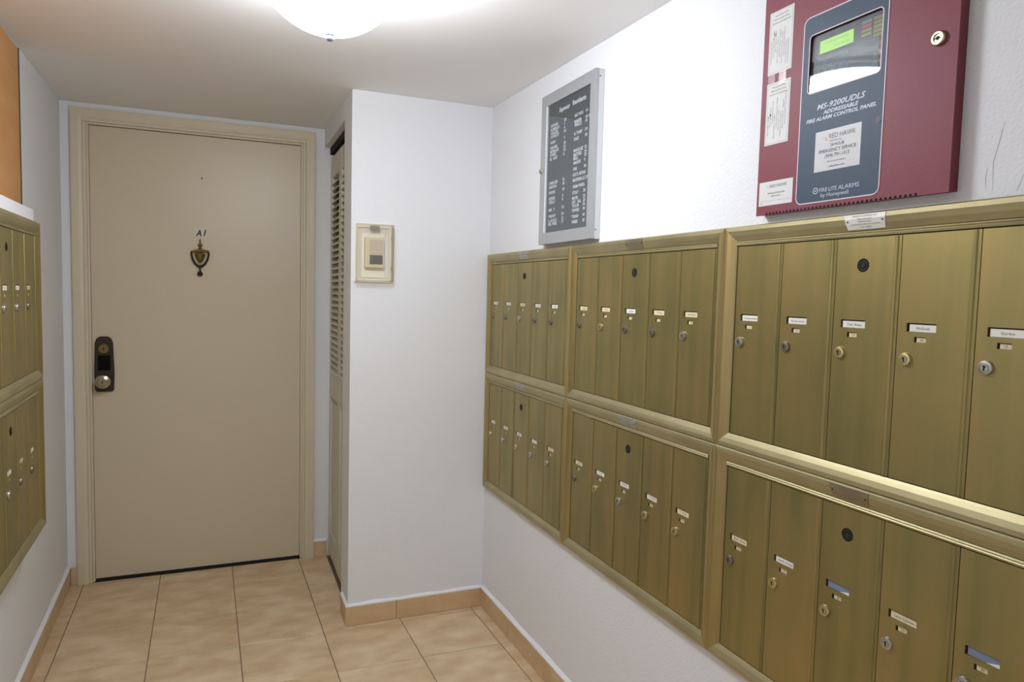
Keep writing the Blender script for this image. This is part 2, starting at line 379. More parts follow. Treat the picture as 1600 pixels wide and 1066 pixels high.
# the flat entrance door with number, knocker and lock
door = struct(MB().box(-0.4085, 0.4785, 0.014, 0.050, 0.011, 2.034, 'door_paint').build('door_1', bevel=0.002), 'plain beige entrance door marked A1')
MB().lathe([(0.004, 0), (0.004, 0.0006), (0.0015, 0.0008)], 'y', (0.040, 0.0139, 1.843), 10, 'bronze_dark').build('peephole', door)
yd = 0.0138
mb = MB().box(0.010, 0.036, yd-0.0003, yd, 1.573, 1.614, 'sticker'); mb.text('A', 0.013, 1.578, 0.029, yd-0.0006, 'ink', shear=0.22, width=0.025, bold=0.0011); mb.build('door_letter', door)
mb = MB().box(0.039, 0.060, yd-0.0003, yd, 1.574, 1.615, 'sticker'); mb.text('I', 0.046, 1.580, 0.029, yd-0.0006, 'ink', shear=0.22, width=0.012, bold=0.0009); mb.build('door_numeral', door)
# knocker
kx = 0.0315
mb = MB()
mb.prism_xz([(kx-0.030, 1.502), (kx-0.022, 1.480), (kx-0.008, 1.452), (kx+0.008, 1.452), (kx+0.022, 1.480), (kx+0.030, 1.502), (kx+0.032, 1.512), (kx+0.012, 1.520), (kx-0.012, 1.520), (kx-0.032, 1.512)], yd-0.005, yd, 'antique_brass')
kn = mb.build('door_knocker', door, bevel=0.0015)
MB().lathe([(0.0, 0.046), (0.003, 0.043), (0.0045, 0.030), (0.0035, 0.024), (0.011, 0.019), (0.011, 0.015), (0.005, 0.010), (0.0075, 0.0), (0.010, -0.004)], 'z', (kx, yd-0.006, 1.520), 12, 'antique_brass').build('finial', kn, True)
MB().lathe([(0.0, 0.0), (0.006, 0.004), (0.013, 0.014), (0.020, 0.030), (0.022, 0.040), (0.019, 0.044), (0.0, 0.046)], 'z', (kx, yd-0.009, 1.455), 16, 'antique_brass').build('urn_boss', kn, True)
MB().tube([(kx-0.036, yd-0.010, 1.506), (kx+0.036, yd-0.010, 1.509)], 0.0055, 'antique_brass').build('hinge_bar', kn, True)
arc = [(kx+s*a, yd-0.012, z) for s, a, z in [(-1, 0.036, 1.507), (-1, 0.036, 1.490), (-1, 0.030, 1.468), (-1, 0.020, 1.450), (-1, 0.008, 1.440), (1, 0.008, 1.440), (1, 0.020, 1.450), (1, 0.030, 1.468), (1, 0.036, 1.490), (1, 0.036, 1.507)]]
MB().tube(arc, [0.004, 0.0045, 0.005, 0.0055, 0.0065, 0.0065, 0.0055, 0.005, 0.0045, 0.004], 'bronze_dark').build('striker', kn, True)
MB().lathe([(0.0, 0.0), (0.009, 0.003), (0.013, 0.010), (0.010, 0.018), (0.005, 0.024), (0.0035, 0.034), (0.006, 0.040), (0.004, 0.048), (0.0, 0.050)], 'z', (kx-0.001, yd-0.011, 1.393), 14, 'bronze_dark').build('strike_knob', kn, True)
# lock escutcheon
mb = MB(); pts = [(-0.398, 0.876), (-0.392, 0.866), (-0.330, 0.866), (-0.324, 0.876), (-0.3215, 0.95), (-0.326, 1.085), (-0.333, 1.106), (-0.347, 1.114), (-0.376, 1.114), (-0.390, 1.106), (-0.397, 1.085), (-0.4010, 0.95)]
mb.prism_xz(pts, yd-0.010, yd, 'bronze_dark'); esc = mb.build('lock_plate', door, bevel=0.004, seg=3)
MB().box(-0.386, -0.337, yd-0.0108, yd-0.0098, 0.962, 1.030, 'black_metal').build('inset_panel', esc)
mb = MB().lathe([(0.022, 0), (0.022, 0.006), (0.019, 0.009), (0.0, 0.009)], 'y', (-0.3615, yd-0.010, 1.059), 24, 'antique_brass'); mb.box(-0.3635, -0.3595, yd-0.0196, yd-0.018, 1.051, 1.066, 'slot_dark'); mb.build('deadbolt_cylinder', esc, True)
mb = MB().lathe([(0.018, 0), (0.013, 0.010), (0.013, 0.022), (0.027, 0.034), (0.0315, 0.046), (0.029, 0.056), (0.018, 0.061), (0.0165, 0.0585), (0.0, 0.0585)], 'y', (-0.3615, yd-0.010, 0.917), 28, 'nickel'); mb.box(-0.3635, -0.3600, yd-0.0692, yd-0.068, 0.908, 0.922, 'slot_dark'); mb.build('door_knob', esc, True)

# louvred bifold closet door
XD = XC+0.030
def leaf(y_far, y_near, name, label):
    yb = 0.034; z0, z1 = 0.016, 1.984; th = 0.028
    o = struct(MB().box(XD+0.012, XD+0.018, y_near+yb, y_far-yb, 0.14, 0.83, 'closet_paint').build(name), label)
    for a, b in ((y_near, y_near+yb), (y_far-yb, y_far)): MB().box(XD, XD+th, a, b, z0, z1, 'closet_paint').build('stile', o, bevel=0.002)
    for a, b in ((z0, 0.14), (0.82, 0.945), (1.885, z1)): MB().box(XD+0.001, XD+th-0.001, y_near+yb, y_far-yb, a, b, 'closet_paint').build('rail', o, bevel=0.0015)
    MB().box(XD+0.006, XD+0.012, y_near+yb+0.018, y_far-yb-0.018, 0.16, 0.80, 'closet_paint').build('raised_panel', o, bevel=0.004)
    w = (y_far-y_near)-2*yb; s = MB(); c, sn = 0.0165, 0.0150
    pr = [(-c, -sn), (-c+0.004, -sn-0.003), (c, sn-0.003), (c-0.002, sn)]
    s.add([(x, -w/2, z) for x, z in pr]+[(x, w/2, z) for x, z in pr], [(0, 1, 2, 3), (7, 6, 5, 4)]+[(i, i+4, (i+1) % 4+4, (i+1) % 4) for i in range(4)], 'closet_paint')
    me = s.mesh('slat'); z = 0.962
    while z < 1.872:
        link('slat', me, o, (XD+0.014, (y_far+y_near)/2, z)); z += 0.0292
    return o
leaf(-0.006, -0.304, 'door_2', 'louvred leaf of the cream folding closet door next to the entrance door')
leaf(-0.307, -0.606, 'door_3', 'louvred leaf of the cream folding closet door behind the white pier')
struct(MB().box(XD-0.004, XD+0.030, -0.610, -0.002, OPZ-0.032, OPZ-0.0005, 'black_gap').build('trim_5'), 'dark sliding track above the closet door')
struct(MB().box(XC+0.095, XC+0.099, OP0, -0.001, 0.0005, OPZ-0.033, 'black_gap').build('closet_dark_sheet'), 'black sheet for the shade of the closet interior behind the louvres')  # thin black sheet added to paint the closet's darkness

# hairline cracks in the plaster beside the alarm panel
CRK = bpy.data.objects['wall_right']
def crack(pts):
    mb = MB(); vs = []; fs = []
    for k, (y, z) in enumerate(pts):
        hw = 0.0005*(1 if 0 < k < len(pts)-1 else 0.3); x = XR(y)
        for dy, dx in ((-hw, -0.0002), (hw, -0.0002), (hw, 0.0006), (-hw, 0.0006)): vs.append((x+dx, y+dy, z))
    for k in range(len(pts)-1):
        for i in range(4): fs.append((k*4+i, k*4+(i+1) % 4, (k+1)*4+(i+1) % 4, (k+1)*4+i))
    mb.add(vs, fs, 'crack').build('crack', CRK)
crack([(-2.8495, 1.6204), (-2.8459, 1.6063), (-2.8426, 1.5884), (-2.8390, 1.5750), (-2.8362, 1.5613), (-2.8381, 1.5214)])
crack([(-2.8282, 1.5560), (-2.8265, 1.5391), (-2.8276, 1.5237)])
crack([(-2.8807, 1.5388), (-2.8757, 1.5231), (-2.8719, 1.5163)])
# ================================================================== MAILBOXES
def rail_piece(mb, W, H, side, m):
    prof = [(0.0, 0.0005), (0.0, 0.0135), (0.0025, 0.0165), (0.010, 0.0168), (0.020, 0.0136), (0.0275, 0.0096), (0.0312, 0.0074), (0.0312, 0.0005)]
    vs = []
    for end in (0, 1):
        for u, h in prof:
            p = {'b': [(u, u), (W-u, u)], 't': [(W-u, H-u), (u, H-u)], 'l': [(u, H-u), (u, u)], 'r': [(W-u, u), (W-u, H-u)]}[side][end]
            vs.append((p[0], -h, p[1]))
    n = len(prof)
    return mb.add(vs, [(i, i+n, (i+1) % n+n, (i+1) % n) for i in range(n)]+[tuple(range(n)), tuple(range(2*n-1, n-1, -1))], m)
MESH = {}
def shared(key, fn):
    if key not in MESH: MESH[key] = fn()
    return MESH[key]
def lock_mesh(kind):
    mb = MB(); r = 0.0112
    mb.lathe([(r, 0.0), (r, 0.003), (r*0.93, 0.0048), (r*0.62, 0.0056), (r*0.60, 0.0046), (r*0.55, 0.0046), (r*0.54, 0.0060), (0.0, 0.0060)], 'y', (0, 0, 0), 24, kind)
    mb.box(-0.0013, 0.0013, -0.0063, -0.0058, -0.0045, 0.0018, 'slot_dark'); mb.box(-0.0022, 0.0022, -0.0063, -0.0058, 0.0006, 0.0034, 'slot_dark')
    return mb.mesh('lock', True)
def master_mesh():
    mb = MB(); mb.lathe([(0.0108, 0.0), (0.0108, 0.0012), (0.0098, 0.0012), (0.0096, 0.0002), (0.0062, 0.0002), (0.0062, 0.0014), (0.0045, 0.0016), (0.0040, 0.0004), (0.0, 0.0004)], 'y', (0, 0, 0), 24, 'black_metal')
    mb.lathe([(0.0050, 0.0013), (0.0050, 0.0019), (0.0042, 0.0021), (0.0040, 0.0013)], 'y', (0.001, 0, 0), 18, 'worn_black'); mb.lathe([(0.0125, 0.0), (0.0122, 0.0006), (0.0108, 0.0006)], 'y', (0, 0, 0), 24, 'worn_black')
    return mb.mesh('master_lock', True)
def mailbox_unit(label, wall, x, z, off, W, H, names, nums, locks, cards, plate, group='bronze mailbox units'):
    t = thing('mailbox_unit', label, 'mailboxes', wall, x, z, off, group)
    ins = 0.0316; dw = (W-2*ins-0.004)/5; g = 0.0007
    MB().box(0.004, W-0.004, -0.0028, -0.0006, 0.004, H-0.004, 'slot_dark').build('dark_backing', t)  # dark sheet paints the shade of the recessed boxes seen through gaps
    for s, nm, m in (('t', 'top_rail', 'bronze_rail'), ('b', 'bottom_rail', 'bronze_rail'), ('l', 'stile', 'bronze_stile'), ('r', 'stile', 'bronze_stile')):
        rail_piece(MB(), W, H, s, m).build(nm, t)
    mb = MB(); x0, x1 = ins+0.0005, W-ins-0.0005      # ribbed bead under the top rail
    prof = [(-0.0030, H-0.0318), (-0.0078, H-0.0322), (-0.0100, H-0.0345), (-0.0080, H-0.0365), (-0.0096, H-0.0385), (-0.0085, H-0.0415), (-0.0030, H-0.0420)]
    n = len(prof); mb.add([(x0, y, zz) for y, zz in prof]+[(x1, y, zz) for y, zz in prof], [(i, (i+1) % n, (i+1) % n+n, i+n) for i in range(n)]+[tuple(range(n-1, -1, -1)), tuple(range(n, 2*n))], 'bronze_rail'); mb.build('bead', t)
    zb, zt = ins+0.0014, H-0.0436
    MB().box(ins+0.0012, ins+0.0034, -0.0085, -0.003, zb, zt, 'bronze_stile').build('edge_strip', t)
    for i in range(5):
        dx = ins+0.004+i*dw; h = zt-zb; w_ = dw-2*g
        nt = h-0.147; sl = (0.0165, 0.0685, nt-0.0145, nt); nl = (0.0315, 0.0525, nt-0.0315, nt-0.0225)
        def door_mesh():
            mb = MB().slab_holes(0, w_-0.0155, 0, h, -0.0072, -0.0032, [sl, nl], 'bronze_door')
            mb.box(w_-0.0155, w_, -0.0072, -0.0032, 0, h, 'bronze_door')
            pr = [(w_-0.0135, -0.0070), (w_-0.0125, -0.0092), (w_-0.0095, -0.0098), (w_-0.0065, -0.0092), (w_-0.0055, -0.0070)]; m = len(pr)
            mb.add([(a, b, 0.0005) for a, b in pr]+[(a, b, h-0.0005) for a, b in pr], [(k, k+1, k+1+m, k+m) for k in range(m-1)]+[tuple(range(m-1, -1, -1)), tuple(range(m, 2*m))], 'bronze_door')
            return mb.mesh('mailbox_door')
        d = link('mailbox_door', shared(('door', round(w_, 5), round(h, 5)), door_mesh), t, (dx+g, 0, zb))
        kind = cards[i]; jx = random.uniform(-0.0008, 0.0012)
        if kind == 'blue':
            mb = MB().box(sl[0]+0.003, sl[1]-0.0002, -0.0046, -0.0040, sl[2]+0.0002, sl[3]-0.0015, 'slot_reflection')  # empty slot, no card: blue-grey sheet and white wedge paint its reflection
            mb.prism_xz([(sl[0]+0.030, sl[2]+0.0004), (sl[1]-0.001, sl[2]+0.0004), (sl[1]-0.001, sl[2]+0.0065)], -0.0049, -0.0046, 'card_white'); mb.build('name_card_or_reflection', d)
        else:
            mb = MB().box(sl[0]+0.003+jx, sl[1]-0.0003, -0.0046, -0.0040, sl[2]+0.0003, sl[3]-0.0022, 'card_white' if kind == 'white' else 'card_cream')
            if names[i]:
                mb.text(names[i], (sl[0]+sl[1])/2+0.002, sl[2]+0.0042, 0.0040, -0.0048, 'ink', 'CENTER', width=min(0.040, 0.0033*len(names[i])))
            mb.build('name_card_or_reflection', d)
        mb = MB().box(nl[0]+0.0028, nl[1]-0.0003, -0.0046, -0.0040, nl[2]+0.0002, nl[3]-0.0012, 'card_cream')
        mb.text(nums[i], (nl[0]+nl[1])/2+0.001, nl[2]+0.0018, 0.0042, -0.0048, 'ink_soft', 'CENTER'); mb.build('number_card', d)
        k = locks[i]; lo = link('lock', shared(('lock', k), lambda: lock_mesh(k)), d, (0.0185, -0.0070, nt-0.061)); lo.rotation_euler = (0, random.uniform(-0.3, 0.3), 0)
        if i == 2: link('master_lock', shared('master', master_mesh), d, (w_/2-0.008, -0.0070, h-0.049))
    if plate:
        zc = H-0.0155; px = W*0.5+0.0005
        mb = MB(); mm = {'white': 'plate_glare', 'silver': 'plate_silver', 'bronze': 'plate_bronze'}[plate]
        rows = [(0.0030, 0.0176), (0.0110, 0.0176), (0.0200, 0.0146), (0.0290, 0.0100)]      # (distance below the top edge, how far proud)
        def proud(zz):
            u = H-zz
            for (u0, h0), (u1, h1) in zip(rows[:-1], rows[1:]):
                if u <= u1: return h0+(h1-h0)*(u-u0)/(u1-u0)
            return rows[-1][1]
        vs = []; fs = []
        for u, h in rows:
            k = (u-0.003)/0.026; vs += [(px-0.044+0.004*k, -h, H-u), (px+0.041-0.005*k, -h, H-u)]
        for k in range(3): fs.append((2*k+2, 2*k+3, 2*k+1, 2*k))
        vs += [(x_, y_+0.0011, z_) for x_, y_, z_ in vs]
        fs += [tuple(v+8 for v in f[::-1]) for f in fs]+[(0, 1, 9, 8), (7, 6, 14, 15)]+[(2*k+1, 2*k+3, 2*k+11, 2*k+9) for k in range(3)]+[(2*k+2, 2*k, 2*k+8, 2*k+10) for k in range(3)]
        mb.add(vs, fs, mm); pl = mb.build('maker_plate', t)
        sh = MB()
        for zz, tx, hh, ww in ((0.0215, 'MIAMI FLORIDA CO', 0.0028, 0.050), (0.0165, 'MFG CO INC', 0.0024, 0.030), (0.0120, 'MIAMI FLA', 0.0024, 0.026), (0.0075, 'CORRESPONDENCE APPROVED BY POSTMASTER', 0.0020, 0.060), (0.0025, 'U.S. MAIL', 0.0030, 0.022)):
            k0 = len(sh.v); sh.text(tx, px-0.001, H-0.0290+zz, hh, 0, 'ink_soft', 'CENTER', width=ww)
            sh.v[k0:] = [(a_, -proud(c_)-0.0003, c_) for a_, b_, c_ in sh.v[k0:]]
        sh.build('plate_lettering', pl)
        for sx in (-0.037, 0.034): MB().lathe([(0.0016, 0.0), (0.0012, 0.0009), (0.0, 0.001)], 'y', (px+sx, -0.0163, H-0.0150), 8, 'black_metal').build('rivet', pl)
    return t
S, Bz, D = 'steel', 'brass', 'dull_steel'; Wh, Cr, Bl = 'white', 'cream', 'blue'
W0 = 0.7300; C1, C2, C3 = 0.8062, 1.5367, 2.2672
mailbox_unit('upper far bronze mailbox unit on the right wall, next to the white corner', 'R', C1, 1.0180, 0, W0, 0.4895,
    ['PARKER', 'MORALES', 'Fuchs', 'MARTELL', 'Lopez'], ['1', '2', '3', '4', '5'], [D, D, S, D, D], [Wh, Wh, Cr, Wh, Wh], 'silver')
mailbox_unit('lower far bronze mailbox unit on the right wall, next to the white corner', 'R', C1, 0.5300, 0, W0, 0.4870,
    ['Rivera', 'Nelson', 'PEREZ', 'Kramer', 'Diaz'], ['16', '17', '18', '19', '20'], [Bz, S, Bz, S, S], [Wh, Wh, Wh, Wh, Cr], 'silver')
mailbox_unit('upper bronze mailbox unit in the middle of the right wall row', 'R', C2, 1.0180, 0, W0, 0.4895,
    ['Gross', 'Leal', 'Kaufmann', 'T. Pina', 'Hernandez'], ['6', '7', '8', '9', '10'], [D, Bz, D, D, S], [Cr, Cr, Wh, Cr, Cr], 'bronze')
mailbox_unit('lower bronze mailbox unit in the middle of the right wall row', 'R', C2, 0.5300, 0, W0, 0.4870,
    ['Santos', 'Freeman', 'FIGUEROA', 'MONTENEGRO', 'F. Ruiz'], ['21', '22', '23', '24', '25'], [D, Bz, S, Bz, Bz], [Cr, Wh, Wh, Wh, Cr], 'silver')
mailbox_unit('nearest upper bronze mailbox unit, right below the red fire alarm panel', 'R', C3, 1.0180, 0, W0, 0.4895,
    ['Constantinidou', 'Rubinstein', 'Dan Shapi', 'McGrath', 'Gordon'], ['11', '12', '14', '34', '15'], [S, D, Bz, Bz, S], [Wh, Wh, Wh, Wh, Wh], 'white')
mailbox_unit('nearest lower bronze mailbox unit with two empty name slots, at the bottom right', 'R', C3, 0.5300, 0, W0, 0.4870,
    ['Bell, Avila', 'Juanita Arango', '', 'Lena Guzman', ''], ['26', '27', '28', '29', '30'], [D, Bz, Bz, S, S], [Cr, Wh, Bl, Cr, Bl], 'bronze')
# left wall: units set in a white surface box
OL = 0.073; YE = -0.979; WL = 0.765
sb = MB(); sb.box(0, WL, -OL, -0.0006, 0.553, 1.570, 'white_paint')
box_l = thing('mailbox_surround', 'white painted wooden box on the left wall holding two mailbox units', 'box', 'L', YE-WL, 0, 0)
sb.build('surround_body', box_l, bevel=0.003)
mailbox_unit('upper bronze mailbox unit on the left wall, cut off by the left edge', 'L', YE-WL+0.001, 1.0475, OL, WL-0.002, 0.4825,
    ['Cole', 'Ortiz', 'Weiss', 'Bravo', 'Levy'], ['31', '32', '33', '34', '35'], [S, S, S, S, D], [Wh, Wh, Wh, Wh, Cr], None)
mailbox_unit('lower bronze mailbox unit on the left wall, cut off by the left edge', 'L', YE-WL+0.001, 0.5830, OL, WL-0.002, 0.4640,
    ['Adler', 'Vega', 'Stein', 'Ramos', 'Hall'], ['36', '37', '38', '39', '40'], [S, S, S, D, D], [Wh, Wh, Wh, Cr, Wh], None)
# rough plaster lip along the lower edge of the right-hand units
mb = MB(); n = 60; vs = []; fs = []
for k in range(n+1):
    xx = C1+0.01+(C3+W0-C1-0.012)*k/n; e = 0.5185+0.0022*math.sin(k*1.3)+0.0016*math.sin(k*3.1+1)
    for y, z in ((-0.0006, e-0.003), (-0.006, e+0.002), (-0.010, 0.5295), (-0.0006, 0.5295)): vs.append((xx, y, z))
for k in range(n):
    for i in range(4): fs.append((k*4+i, (k+1)*4+i, (k+1)*4+(i+1) % 4, k*4+(i+1) % 4))
fs += [(0, 1, 2, 3), tuple(n*4+i for i in (3, 2, 1, 0))]
o = struct(mb.add(vs, fs, 'cream_caulk').build('trim_6'), 'rough cream caulk line under the right mailboxes'); o.location = (XR0, 0, 0); o.rotation_euler = (0, 0, TH_R)

# orange-brown board on the left wall above the box
ob = thing('wall_board', 'orange brown wooden board on the left wall above the mailboxes', 'board', 'L', -2.0, 1.571, 0)
MB().box(0, 2.0-0.808, -0.010, -0.0006, 0, 2.0965-1.571, 'orange_board').build('panel', ob, bevel=0.001)
MB().box(2.0-0.808, 2.0-0.803, -0.012, -0.0006, 0, 2.0965-1.571, 'bronze_dark').build('edge_trim', ob)

# ================================================================== DIRECTORY BOARD
t = thing('directory_board', 'grey framed directory board with white letters behind glass', 'sign', 'R', 1.326, 1.519, 0)
DW, DH, DD = 0.364, 0.500, 0.031
mb = MB().box(0, DW, -0.019, -0.0006, 0, DH, 'alu_side'); mb.build('case', t, bevel=0.001)
def frame_piece(x0, x1, z0, z1): return MB().box(x0, x1, -DD, -0.0192, z0, z1, 'alu_frame').build('frame_rail', t, bevel=0.0012)
fwd = 0.037
frame_piece(0, fwd, 0, DH); frame_piece(DW-fwd+0.006, DW, 0, DH); frame_piece(fwd, DW-fwd+0.006, 0, 0.038); frame_piece(fwd, DW-fwd+0.006, DH-0.038, DH)
gx0, gx1, gz0, gz1 = fwd, DW-fwd+0.006, 0.038, DH-0.038
bd = MB().box(gx0, gx1, -0.0225, -0.0193, gz0, gz1, 'felt').build('letter_board', t)
MB().box(gx0, gx0+0.0025, -0.0300, -0.0228, gz0, gz1, 'letter_white').build('glass_channel', t)
MB().box(gx0+0.0026, gx1, -0.0280, -0.0265, gz0, gz1, 'glass').build('glass_pane', t)
yl = -0.0229
def row(x, z, s, w_, h=0.0085): MB().text(s, x, z, h, yl, 'letter_white', width=w_, bold=h*0.055, track=1.1).build('letter_row', bd)
ox, oz = 1.326, 1.519
row(1.444-ox, 1.945-oz, 'Seymour', 0.072, 0.014); row(1.535-ox, 1.947-oz, 'Residents', 0.085, 0.014)
left = [(1.907, 'HOWARD', '12'), (1.894, 'ROBERTS', '7'), (1.882, 'WALKER', '4'), (1.871, 'STANLEY', '10'), (1.852, 'NASH', '6'), (1.834, 'FISHER', '20'), (1.822, 'MORALES', '15'), (1.811, 'GOMEZ', '31'), (1.798, 'B. LEE', '5'),
        (1.717, 'SPENCER', '32'), (1.704, 'BARTON', '30'), (1.686, 'MOORE', '18'), (1.666, 'BYRNE', '3'), (1.654, 'CELLI', '8'), (1.628, 'MR. T', '21'), (1.607, 'WRIGHT', '13'), (1.592, 'B. NOVICK', '27'), (1.581, 'MEL WEIS', '17')]
right = [(1.906, 'NAT FOX', '14', 0.056), (1.887, 'BAKER', '20 07', 0.046), (1.876, 'WELLS', '16', 0.046), (1.850, 'M. TONEY', '19', 0.054), (1.833, 'DIAZ', '38', 0.032), (1.797, 'MARQUEZ', '22', 0.062), (1.784, 'REYES', '24', 0.052), (1.773, 'BELL', '29', 0.032), (1.759, 'AMADOR', '9', 0.048),
         (1.740, 'ORR', '36', 0.026), (1.722, 'SCOTT, ARTHUR', '', 0.082), (1.705, 'MANTEIGA LLC 37', '', 0.096), (1.685, 'WILMA POWELL', '', 0.078), (1.666, 'STOLP', '33', 0.038), (1.649, 'MAYER', '23', 0.038), (1.637, 'LEV   SAL', '25', 0.058), (1.625, 'TAYLOR', '26', 0.046), (1.611, 'TAVARES', '34', 0.048), (1.592, 'TORAN', '40', 0.042), (1.575, 'WEBER', '35', 0.040)]
for z, s, n_ in left:
    row(1.384-ox, z-oz, s, min(0.062, 0.0088*len(s)), 0.0092); row(1.480-ox, z+0.002-oz, n_, 0.0068*len(n_), 0.0088)
for z, s, n_, w_ in right:
    row(1.550-ox, z-oz, s, w_, 0.0092)
    if n_: row(1.620-ox, z+0.001-oz, n_, 0.0068*len(n_), 0.0088)
MB().lathe([(0.0075, 0), (0.0075, 0.006), (0.005, 0.008), (0.0, 0.008)], 'y', (0.010, -DD, 0.250), 16, 'brass').build('lock', t, True)
for z in (0.028, DH-0.022):
    MB().lathe([(0.0, 0.0), (0.0028, 0.0004), (0.0022, 0.0016), (0.0, 0.0018)], 'z', (0, 0, 0), 10, 'dull_steel').build('screw', t, True, loc=(DW+0.0002, -0.016, z)).rotation_euler = (0, math.pi/2, 0)

# ================================================================== FIRE ALARM PANEL
FX, FZ = 2.369, 1.5235; FWd, FH, FD = 0.4165, 0.452, 0.022
t = thing('fire_alarm_panel', 'red fire alarm control panel with slate label plate and small display window', 'alarm panel', 'R', FX, FZ, 0)
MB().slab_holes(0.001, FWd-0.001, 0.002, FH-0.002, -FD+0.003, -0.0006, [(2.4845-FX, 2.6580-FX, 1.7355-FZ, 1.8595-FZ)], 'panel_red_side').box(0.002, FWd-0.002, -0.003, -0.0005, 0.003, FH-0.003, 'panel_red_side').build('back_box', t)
L_ = lambda y: y-FX
Z_ = lambda z: z-FZ
bx0, bx1, bz0, bz1 = L_(2.4755), L_(2.662), Z_(1.5345), Z_(1.888)
wx0, wx1, wz0, wz1 = L_(2.491), L_(2.6515), Z_(1.742), Z_(1.853)
# front door: sheet with the display window cut out
mb = MB().slab_holes(0, FWd, 0, FH, -FD, -FD+0.0028, [(wx0+0.001, wx1-0.001, wz0+0.001, wz1-0.001)], 'panel_red')
fd = mb.build('panel_door', t)
mb = MB()
def ring(mb, outer, inner, y, m):
    n = len(outer); mb.add([(x, y, z) for x, z in outer]+[(x, y, z) for x, z in inner], [(i, (i+1) % n, (i+1) % n+n, i+n) for i in range(n)], m)
ring(mb, rrect(bx0+0.002, bx1-0.002, bz0+0.002, bz1-0.002, 0.012), rrect(wx0+0.001, wx1-0.001, wz0+0.001, wz1-0.001, 0.008), -FD-0.0006, 'panel_blue')
lp = mb.build('label_plate', t)
mb = MB(); ring(mb, rrect(bx0, bx1, bz0, bz1, 0.014), rrect(bx0+0.0022, bx1-0.0022, bz0+0.0022, bz1-0.0022, 0.0118), -FD-0.0008, 'outline_pink')
ring(mb, rrect(wx0-0.0002, wx1+0.0002, wz0-0.0002, wz1+0.0002, 0.009), rrect(wx0+0.0018, wx1-0.0018, wz0+0.0018, wz1-0.0018, 0.0072), -FD-0.0009, 'outline_pink'); mb.build('outline', lp)
ty = -FD-0.0008
mb = MB(); mb.text('MS-9200UDLS', L_(2.5705), Z_(1.7085)-0.0005, 0.0098, ty, 'panel_text', 'CENTER', width=0.106, shear=0.25, bold=0.0003); mb.build('model_lettering', lp)
mb = MB(); mb.text('ADDRESSABLE', L_(2.571), Z_(1.6975), 0.0068, ty, 'panel_text', 'CENTER', width=0.078, shear=0.25, bold=0.0003); mb.build('type_lettering', lp)
mb = MB(); mb.text('FIRE ALARM CONTROL PANEL', L_(2.570), Z_(1.6875), 0.0066, ty, 'panel_text', 'CENTER', width=0.154, shear=0.25, bold=0.0003); mb.build('type_lettering', lp)
mb = MB(); mb.text('FIRE\u00b7LITE', L_(2.533), Z_(1.5535), 0.0074, ty, 'panel_text', width=0.040); mb.text('ALARMS', L_(2.576), Z_(1.5535), 0.0080, ty, 'panel_text', width=0.045)
cx, cz = L_(2.524), Z_(1.557); o8 = [(cx+0.0062*math.cos(a*math.pi/10), cz+0.0062*math.sin(a*math.pi/10)) for a in range(20)]; i8 = [(cx+0.0047*math.cos(a*math.pi/10), cz+0.0047*math.sin(a*math.pi/10)) for a in range(20)]
ring(mb, o8, i8, ty, 'panel_text'); mb.add([(cx-0.003, ty, cz-0.001), (cx+0.0005, ty, cz-0.0015), (cx+0.0035, ty, cz+0.002), (cx, ty, cz+0.0012)], [(0, 1, 2, 3)], 'panel_text'); mb.build('maker_lettering', lp)
mb = MB(); mb.text('by Honeywell', L_(2.568), Z_(1.5435), 0.0074, ty, 'panel_text', 'CENTER', width=0.062); mb.build('maker_lettering', lp)
MB().lathe([(0.006, 0), (0.006, 0.0006), (0.0, 0.0007)], 'y', (L_(2.652), -FD-0.0006, Z_(1.662)), 18, 'bezel_grey').build('blank_button', lp)
# display board seen through the window
ydp = -FD+0.0060
dsp = MB().box(wx0-0.004, wx1+0.004, ydp, -FD+0.010, wz0-0.004, wz1+0.004, 'bezel_grey').build('display_board', t)
mb = MB().box(L_(2.511), L_(2.586), ydp-0.0008, ydp, Z_(1.8135), Z_(1.837), 'lcd_green'); mb.text('SYSTEM ALL NORMAL', L_(2.548), Z_(1.829), 0.003, ydp-0.001, 'lcd_text', 'CENTER', width=0.055); mb.text('10:25A 081723', L_(2.560), Z_(1.819), 0.003, ydp-0.001, 'lcd_text', 'CENTER', width=0.036); mb.build('lcd_screen', dsp)
MB().box(wx0-0.003, L_(2.640), ydp-0.0004, ydp, wz0-0.003, Z_(1.807), 'key_dark').build('keypad_field', dsp)
for c_ in range(4):
    for r_ in range(4):
        a, b = L_(2.5095)+c_*0.0170, Z_(1.7885)-r_*0.0158
        mb = MB(); ring(mb, rrect(a, a+0.0145, b, b+0.0135, 0.001, 1), rrect(a+0.0011, a+0.0134, b+0.0011, b+0.0124, 0.001, 1), ydp-0.0006, 'key_line'); mb.add([(x, ydp-0.0005, z) for x, z in rrect(a+0.0011, a+0.0134, b+0.0011, b+0.0124, 0.001, 1)], [tuple(range(8))], 'key_dark')
        mb.text('123A456B789C*0#D'[r_*4+c_], a+0.007, b+0.004, 0.005, ydp-0.0007, 'led_grey', 'CENTER'); mb.build('key', dsp)
for k in range(5): MB().box(L_(2.627), L_(2.6465), ydp-0.0008, ydp, Z_(1.8367)-k*0.0073, Z_(1.8425)-k*0.0073, 'led_yellow').build('status_label', dsp)
for k, m in enumerate(('led_grey', 'led_red', 'led_yellow', 'led_yellow')): MB().box(L_(2.603), L_(2.6235), ydp-0.0008, ydp, Z_(1.8367)-k*0.0073, Z_(1.8425)-k*0.0073, m).build('status_label', dsp)
